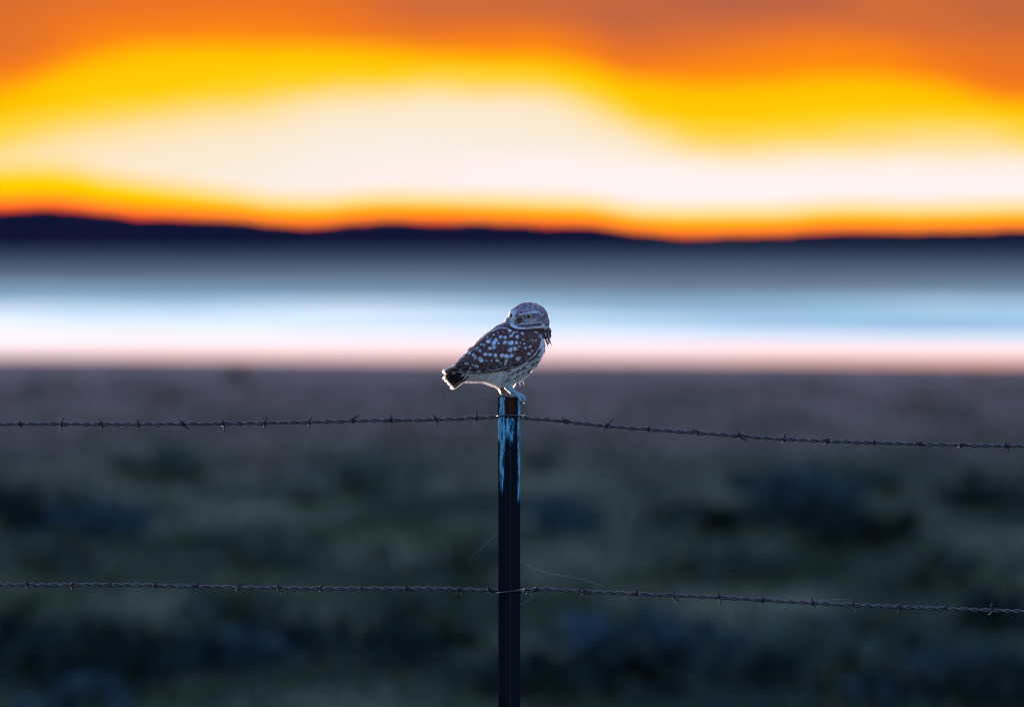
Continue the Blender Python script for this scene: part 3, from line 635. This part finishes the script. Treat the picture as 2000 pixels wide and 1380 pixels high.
# --- feathers
def feathers(name, P0, D, L, W_, lift0, lift1, HM, colf, parent, mirror=False, ns=8, nt_=5, tipw=.9):
    """overlapping vanes: root P0 (n,2), direction D (n,2), length L, width W_, laid on height map HM"""
    n_ = len(P0); s = np.linspace(0, 1, ns)[None, :, None]; t = np.linspace(-1, 1, nt_)[None, None, :]
    shp = np.sqrt(np.clip(1 - (np.abs(s - .52) / .52) ** 2.6, 0, 1)) * (.55 + .45 * s ** .6)
    N_ = np.c_[-D[:, 1], D[:, 0]]; L3, W3 = L[:, None, None], W_[:, None, None]
    u = P0[:, 0, None, None] + D[:, 0, None, None] * L3 * s + N_[:, 0, None, None] * W3 * .5 * shp * t
    v = P0[:, 1, None, None] + D[:, 1, None, None] * L3 * s + N_[:, 1, None, None] * W3 * .5 * shp * t
    wv2 = look(HM, u, v) + lift0 + lift1[:, None, None] * s - 3.0 * t * t * s
    c = colf(u, v, s + 0 * u, t + 0 * u)
    A_ = np.stack([u, v, wv2], -1).reshape(-1, 3); base = np.arange(n_)[:, None, None] * ns * nt_; i, j = np.arange(ns - 1)[None, :, None], np.arange(nt_ - 1)[None, None, :]
    f = np.stack([base + i * nt_ + j, base + i * nt_ + j + 1, base + (i + 1) * nt_ + j + 1, base + (i + 1) * nt_ + j], -1).reshape(-1, 4)
    c = c.reshape(-1, 3)
    if mirror: A2 = A_ * np.array((1, 1, -1)); f = np.concatenate([f, f[:, ::-1] + len(A_)]); A_ = np.concatenate([A_, A2]); c = np.concatenate([c, c])
    me = bpy.data.meshes.new(name); me.from_pydata((TA(A_) - OWL0).tolist(), [], f.tolist()); me.update(); set_col(me, c); return link(name, me, M_FEA, parent)
def scatter(n_, cond, dmin):
    pts = []; cell = {}
    for _ in range(n_ * 12):
        u, v = rng.uniform(200, 1345), rng.uniform(115, 1090)
        if not INSIDE[int((u - GU[0]) / GS), int((v - GV[0]) / GS)] or not cond(u, v): continue
        k = (int(u / dmin), int(v / dmin)); bad = False
        for a in (-1, 0, 1):
            for b in (-1, 0, 1):
                for q in cell.get((k[0] + a, k[1] + b), ()):
                    if (q[0] - u) ** 2 + (q[1] - v) ** 2 < dmin ** 2: bad = True
        if bad: continue
        cell.setdefault(k, []).append((u, v)); pts.append((u, v))
        if len(pts) >= n_: break
    return np.array(pts)
GHu, GHv = np.gradient(blur(HB, 2), GS)
def tame(P0, D, L, keep=.12):
    """near the outline feathers lie along it rather than stand off it"""
    g_ = -np.c_[look(GHu, P0[:, 0], P0[:, 1]), look(GHv, P0[:, 0], P0[:, 1])]; m_ = np.linalg.norm(g_, axis=1) + 1e-6; n_ = g_ / m_[:, None]; st_ = sst(m_, .35, 1.6)
    o = np.maximum((D * n_).sum(1), 0) * st_ * (1 - keep); D2 = D - n_ * o[:, None]; l_ = np.linalg.norm(D2, axis=1); return D2 / l_[:, None], L * np.clip(l_, .45, 1)
def unit(D): return D / np.linalg.norm(D, axis=1)[:, None]
def col_plain(edge=.0, var=.25, tip=None):
    def f(u, v, s, t):
        c = plumage(u, v); k = 1 + var * (rng.random((u.shape[0], 1, 1)) - .5) * 2; c = c * k[..., None]
        return lerp(c, edge * sst(np.maximum(np.abs(t), s), .72, 1), (.42, .34, .33))
    return f
inw = lambda u, v: bool(poly_in(np.array(u), np.array(v), WING)); inh = lambda u, v: bool(head_mask(np.array(float(u)), np.array(float(v))))
P = scatter(520, lambda u, v: inw(u, v) and u > 300, 24)
D = unit(np.c_[-np.interp(P[:, 1], [400, 800], [.80, .93]), np.interp(P[:, 1], [400, 800], [.62, .36])] + rng.normal(0, .07, P.shape)); L = np.interp(P[:, 0], [300, 1000, 1230], [75, 72, 42]) * rng.uniform(.85, 1.15, len(P))
L0 = L.copy(); D, L = tame(P, D, L); L *= .6 + .4 * np.clip(look(blur(wm, 16), P[:, 0], P[:, 1]) * 2 - .9, 0, 1); feathers('wing_coverts', P, D, L, L * .60, -1, np.full(len(P), 8.0), HW, col_plain(.30, .26), wing_near, False, 11, 7)
P = scatter(700, lambda u, v: (not inw(u, v)) and (not inh(u, v)) and (v > 830 or u > 1030) and v > 430, 20)
tb = sst(P[:, 0], 560, 1150); D = unit(np.c_[-.95 + .72 * tb, .30 + .75 * tb] + rng.normal(0, .10, P.shape)); L = np.interp(P[:, 0], [400, 800, 1200], [80, 66, 52]) * rng.uniform(.8, 1.2, len(P))
D, L = tame(P, D, L, .25); pl = feathers('breast_plumage', P, D, L, L * .42, -2, rng.uniform(3, 9, len(P)), HB, col_plain(.0, .16), owl, True, 8, 5)
P = scatter(900, inh, 12); D = unit(P - np.array((972, 318)) + rng.normal(0, 9, P.shape)); L = np.interp(np.hypot(P[:, 0] - 972, P[:, 1] - 318), [0, 120, 300], [15, 22, 30]) * rng.uniform(.8, 1.2, len(P))
keepm = ~((np.abs(P[:, 0] - 1108) < 56) & (np.abs(P[:, 1] - 272) < 30)) & ~((np.abs(P[:, 0] - 962) < 26) & (np.abs(P[:, 1] - 325) < 45)); P, D, L = P[keepm], D[keepm], L[keepm]
gm = np.hypot(look(GHu, P[:, 0], P[:, 1]), look(GHv, P[:, 0], P[:, 1])); P, D, L = P[gm < 1.9], D[gm < 1.9], L[gm < 1.9]; D, L = tame(P, D, L, .02); L *= .9; tip = P + D * L[:, None] * 1.05; ok_ = INSIDE[((tip[:, 0] - GU[0]) / GS).astype(int), ((tip[:, 1] - GV[0]) / GS).astype(int)] & (P[:, 0] < 1325); P, D, L = P[ok_], D[ok_], L[ok_]; feathers('head_plumage', P, D, L, L * .5, -2, rng.uniform(1, 4, len(P)), HB, col_plain(.0, .24), owl, False, 5, 3)

def vanes(name, lst, parent, style):
    """single long feathers given by root, tip, width, depth at root and tip, bend"""
    AA, FF, CC = [], [], []; ns, nw = 22, 9
    for ru, rv, tu, tv, wd, w0, w1, bend in lst:
        s = np.linspace(0, 1, ns)[:, None]; t = np.linspace(-1, 1, nw)[None, :]; d = np.array((tu - ru, tv - rv)); Ln = np.linalg.norm(d); d = d / Ln; nn = np.array((-d[1], d[0]))
        if style in ('wisp', 'tuft'): shp = np.clip(1 - s, 0, 1) ** .7 * (.5 + .5 * np.minimum(s * 4, 1))
        else: shp = np.sqrt(np.clip(1 - np.clip((s - .80) / .20, 0, 1) ** 2, 0, 1)) * (.55 + .45 * np.minimum(s * 1.6, 1))
        cen = bend * np.sin(np.pi * s); u = ru + d[0] * Ln * s + nn[0] * (cen + wd * .5 * shp * t); v = rv + d[1] * Ln * s + nn[1] * (cen + wd * .5 * shp * t)
        w_ = w0 + (w1 - w0) * s + 0 * t - 4 * t * t; o = sum(len(a) for a in AA)
        S_, T_ = s + 0 * t, t + 0 * s
        edge = np.maximum(np.abs(T_), sst(S_, .80, 1.0) * 1.02)
        if style == 'tail':
            c = np.ones(u.shape + (3,)) * np.array((.010, .008, .010)); c = lerp(c, sst(np.sin(S_ * 24 + 1.5 * T_), .7, .95) * .35 * (np.abs(T_) > .25), (.16, .12, .11)); c = lerp(c, np.maximum(sst(np.abs(T_), .88, .97) * .3, sst(S_, .86, .97) * .95), (.86, .80, .76))
        elif style == 'primary':
            c = plumage(u, v) * .8; c = lerp(c, sst(np.abs(T_), .78, .95) * .6, (.40, .33, .34)); c = lerp(c, sst(np.sin(S_ * 30), .75, .95) * (T_ > .1) * .5, (.55, .48, .48))
        elif style == 'wisp': c = np.ones(u.shape + (3,)) * np.array((.88, .82, .78)); c = lerp(c, (1 - S_) * .2, (.6, .52, .48))
        elif style == 'ruff': c = np.ones(u.shape + (3,)) * np.array((.12, .065, .055)); c = lerp(c, bumps(S_, T_ * .6, [(.70, 0, .17, 1.0, 0)], .8) * .9, (.62, .62, .68))
        else: c = np.ones(u.shape + (3,)) * np.array((.045, .022, .018)); c = lerp(c, sst(np.abs(T_), .2, .6) * sst(S_, .3, .5) * sst(S_, .8, .6) * .8, (.55, .50, .50))
        AA.append(np.stack([u, v, w_], -1).reshape(-1, 3)); CC.append(c.reshape(-1, 3))
        FF += [(o + i * nw + j, o + i * nw + j + 1, o + (i + 1) * nw + j + 1, o + (i + 1) * nw + j) for i in range(ns - 1) for j in range(nw - 1)]
    me = mesh(name, TA(np.concatenate(AA)) - OWL0, FF); set_col(me, np.concatenate(CC)); return link(name, me, M_FLUFF if style in ('wisp', 'tail') else M_FEA, parent)
tail = vanes('tail', [(420, 800, 133, 905, 70, -20, -30, -4), (440, 850, 160, 945, 60, -60, -40, 3), (460, 850, 136, 975, 62, -5, -8, 0), (470, 880, 158, 1000, 60, 18, 14, 4), (480, 890, 190, 1035, 64, 30, 26, 4), (500, 910, 222, 1082, 84, 44, 40, 10),
                      (430, 860, 180, 1015, 60, -30, -25, 0)], owl, 'tail')
vanes('primaries', [(720, 700, 232, 846, 66, 190, 66, 6), (700, 735, 240, 872, 60, 196, 70, 4), (760, 770, 300, 893, 56, 204, 96, 6), (800, 800, 400, 906, 50, 208, 124, 6), (900, 805, 520, 902, 48, 222, 158, 8), (980, 805, 640, 893, 46, 234, 190, 8), (1040, 790, 760, 878, 42, 244, 214, 8), (1090, 760, 870, 852, 40, 240, 226, 6)], wing_near, 'primary')
wis = []
def fluff(n_, u0, u1, inset, l0, l1, a0, sd, wd):
    for k in range(n_):
        u = rng.uniform(u0, u1); v = np.interp(u, BOT[:, 0], BOT[:, 1]) - rng.uniform(*inset); ln = rng.uniform(l0, l1); a = rng.normal(a0, sd); ww = np.interp(u, WID[:, 0], WID[:, 1]) * .55
        w0 = rng.uniform(-ww, ww); wis.append((u, v, u + ln * math.cos(a), v + ln * math.sin(a), rng.uniform(*wd), w0, w0 * .9, rng.uniform(-4, 4)))
fluff(420, 372, 560, (-6, 50), 40, 72, 2.25, .22, (7, 14))           # pale fluff under the tail, belly and breast
fluff(420, 520, 800, (-2, 40), 30, 52, 2.0, .22, (6, 12))
fluff(160, 800, 1010, (-2, 30), 22, 38, 1.9, .25, (5, 10))
fluff(150, 1000, 1240, (0, 30), 18, 38, 1.85, .25, (5, 9))
wis += [(805, 1040, 905, 1150, 40, -70, -60, -6), (815, 1045, 918, 1140, 30, -80, -64, -10), (1010, 985, 1012, 1062, 12, 10, 10, 3), (1040, 965, 1052, 1046, 9, -10, -12, 3), (930, 1010, 935, 1085, 26, 0, 0, 0), (950, 1010, 950, 1075, 22, -20, -20, 0),
        (770, 1030, 800, 1160, 30, -40, -36, 6), (760, 1040, 790, 1150, 22, -30, -30, 8)]
vanes('neck_ruff', [(1190, 400, 1268, 530, 60, 120, 80, -10), (1230, 390, 1316, 520, 62, 70, 40, -14), (1262, 385, 1345, 525, 60, 30, 10, -14), (1270, 370, 1350, 470, 54, 0, -15, -12), (1235, 405, 1330, 590, 44, 50, 25, -14), (1262, 365, 1345, 490, 60, -40, -50, -10)], owl, 'ruff')
vanes('belly_fluff', wis, owl, 'wisp')
vanes('neck_tuft', [(1262, 430, 1366, 610, 34, 40, 10, -14), (1270, 410, 1352, 540, 40, 20, 0, -12), (1255, 450, 1334, 645, 20, 50, 30, -6), (1240, 455, 1316, 590, 24, 60, 36, -8), (1275, 395, 1346, 500, 34, 0, -10, -10), (1280, 380, 1340, 480, 36, -20, -30, -8), (1240, 430, 1345, 585, 30, 30, 5, -14), (1200, 425, 1300, 555, 30, 100, 50, -14)], owl, 'tuft')

# --- eyes, beak, legs
def plain(name, c0, c1, rough, scale=900, spec=.5):
    m, nt = material(name); g = nt.n('ShaderNodeNewGeometry'); out(nt, principled(nt, nt.mix(nt.noise(g.outputs['Position'], scale, 3), c0, c1), rough, 0, spec).outputs[0]); return m
M_IRIS, M_PUPIL, M_LID, M_BEAK = plain('iris', (.36, .30, .10), (.48, .42, .18), .25), plain('pupil', (.004, .004, .005), (.006, .006, .006), .08), plain('eyelid', (.16, .11, .12), (.5, .45, .5), .8), plain('beak_horn', (.13, .08, .06), (.36, .29, .24), .4, 260)
M_LEG, M_CLAW = plain('leg_feathering_lit', (.17, .25, .29), (.32, .42, .46), .85, 500, .2), plain('claw', (.02, .016, .016), (.05, .04, .04), .35)  # near leg: blue skylight is put into the feathering colour
M_LEG_SHADED = plain('leg_feathering_shaded', (.10, .06, .05), (.22, .14, .12), .9, 500, .2)  # far leg: same feathering, its shade put into the colour
def disc(name, cu, cv, w0, ru, rv, bulge, mat, parent, cut=None, tilt=(0, 0)):
    V_, F_ = [], []; nr, na = 6, 28
    for i in range(nr + 1):
        q = i / nr
        for k in range(na):
            a = 2 * math.pi * k / na; du, dv = ru * q * math.cos(a), rv * q * math.sin(a)
            if cut is not None: dv = max(dv, cut)
            ww = w0 + bulge * math.sqrt(max(0, 1 - q * q)) + tilt[0] * du + tilt[1] * dv
            V_.append(np.array(T(cu + du, cv + dv, ww)) - OWL0)
    F_ = [(i * na + k, i * na + (k + 1) % na, (i + 1) * na + (k + 1) % na, (i + 1) * na + k) for i in range(nr) for k in range(na)]
    return link(name, mesh(name, V_, F_), mat, parent)
he = float(look(HB, np.array(1108.), np.array(274.)))
gx, gy = float(look(GHu, np.array(1108.), np.array(274.))), float(look(GHv, np.array(1108.), np.array(274.)))
eye = disc('eye', 1108, 272, he + 4, 40, 27, 12, M_IRIS, owl, -8, (gx, gy * .5))
disc('pupil', 1106, 268, he + 15, 22, 20, 5, M_PUPIL, eye, -5, (gx, gy * .5))
vanes_lid = [[np.array(T(u, v, look(HB, np.array(float(u)), np.array(float(v))) + 17)) - OWL0 for u, v in zip(np.linspace(1052, 1172, 16), 264 - 10 * np.sin(np.linspace(0, math.pi, 16)) ** .8)]]
link('eyelid', mesh('eyelid', *tube(vanes_lid[0], [K * (2 + 4 * math.sin(math.pi * i / 15)) for i in range(16)], 8)), M_LID, eye)
hl = float(look(HB, np.array(912.), np.array(262.)))
eye2 = disc('eye', 909, 262, max(hl, 20) + 6, 10, 16, 10, M_PUPIL, owl, None, (-.2, 0))
hb = float(look(HB, np.array(970.), np.array(300.)))
bp = smooth_path([(985, 278, hb - 6), (968, 292, hb + 22), (957, 318, hb + 34), (951, 346, hb + 30), (953, 372, hb + 16)], 6); br_ = np.interp(np.linspace(0, 1, len(bp)), [0, .3, .6, .85, 1], [15, 15, 12, 7, 2])
link('beak', mesh('beak', *tube([np.array(T(*p)) - OWL0 for p in bp], [r * K for r in br_], 12)), M_BEAK, owl)

def limb(name, chains, mat, parent, voxel=.0007):
    me = remesh(name, [tube([T(*p[:3]) for p in smooth_path(ch, 6)], [p[3] * K for p in smooth_path(ch, 6)], 12) for ch in chains], voxel, 6); A_ = coords(me); shift(me, A_); return link(name, me, mat, parent)
def claw(pts, parent): return link('claw', mesh('claw', *tube([np.array(T(*p[:3])) - OWL0 for p in smooth_path(pts, 5)], [p[3] * K for p in smooth_path(pts, 5)], 8)), M_CLAW, parent)
VT = 1180                                                          # row of the post top
near_leg = limb('leg', [[(850, 1020, 40, 44), (885, 1075, 45, 34), (940, 1118, 48, 27), (985, 1152, 48, 25)],
     [(980, 1148, 48, 25), (1028, 1166, 40, 25), (1052, 1196, 36, 22), (1056, 1232, 34, 15)],
     [(980, 1150, 50, 24), (1000, 1180, 80, 20), (1012, 1212, 92, 17), (1016, 1232, 92, 11)],
     [(975, 1152, 48, 22), (940, 1166, 20, 16), (905, 1168, 0, 13)]], M_LEG, owl)
claw([(1056, 1226, 34, 12), (1056, 1242, 32, 8), (1048, 1254, 30, 2)], near_leg); claw([(1016, 1226, 92, 9), (1014, 1242, 92, 6), (1006, 1252, 90, 2)], near_leg); claw([(908, 1168, 0, 9), (890, 1172, -8, 6), (876, 1177, -10, 2)], near_leg)
far_leg = limb('leg', [[(790, 1030, -40, 40), (806, 1085, -40, 28), (826, 1130, -38, 22), (842, 1158, -36, 20)],
     [(842, 1158, -36, 20), (880, 1163, -30, 16), (915, 1167, -28, 11)], [(842, 1158, -36, 20), (862, 1164, 10, 15), (878, 1168, 48, 11)], [(840, 1158, -36, 18), (815, 1165, -50, 13), (795, 1169, -56, 10)]], M_LEG_SHADED, owl)
claw([(913, 1167, -28, 8), (930, 1172, -28, 5), (940, 1178, -28, 2)], far_leg); claw([(877, 1168, 46, 8), (888, 1172, 60, 5), (892, 1178, 66, 2)], far_leg); claw([(797, 1169, -56, 8), (780, 1173, -60, 5), (772, 1178, -62, 2)], far_leg)
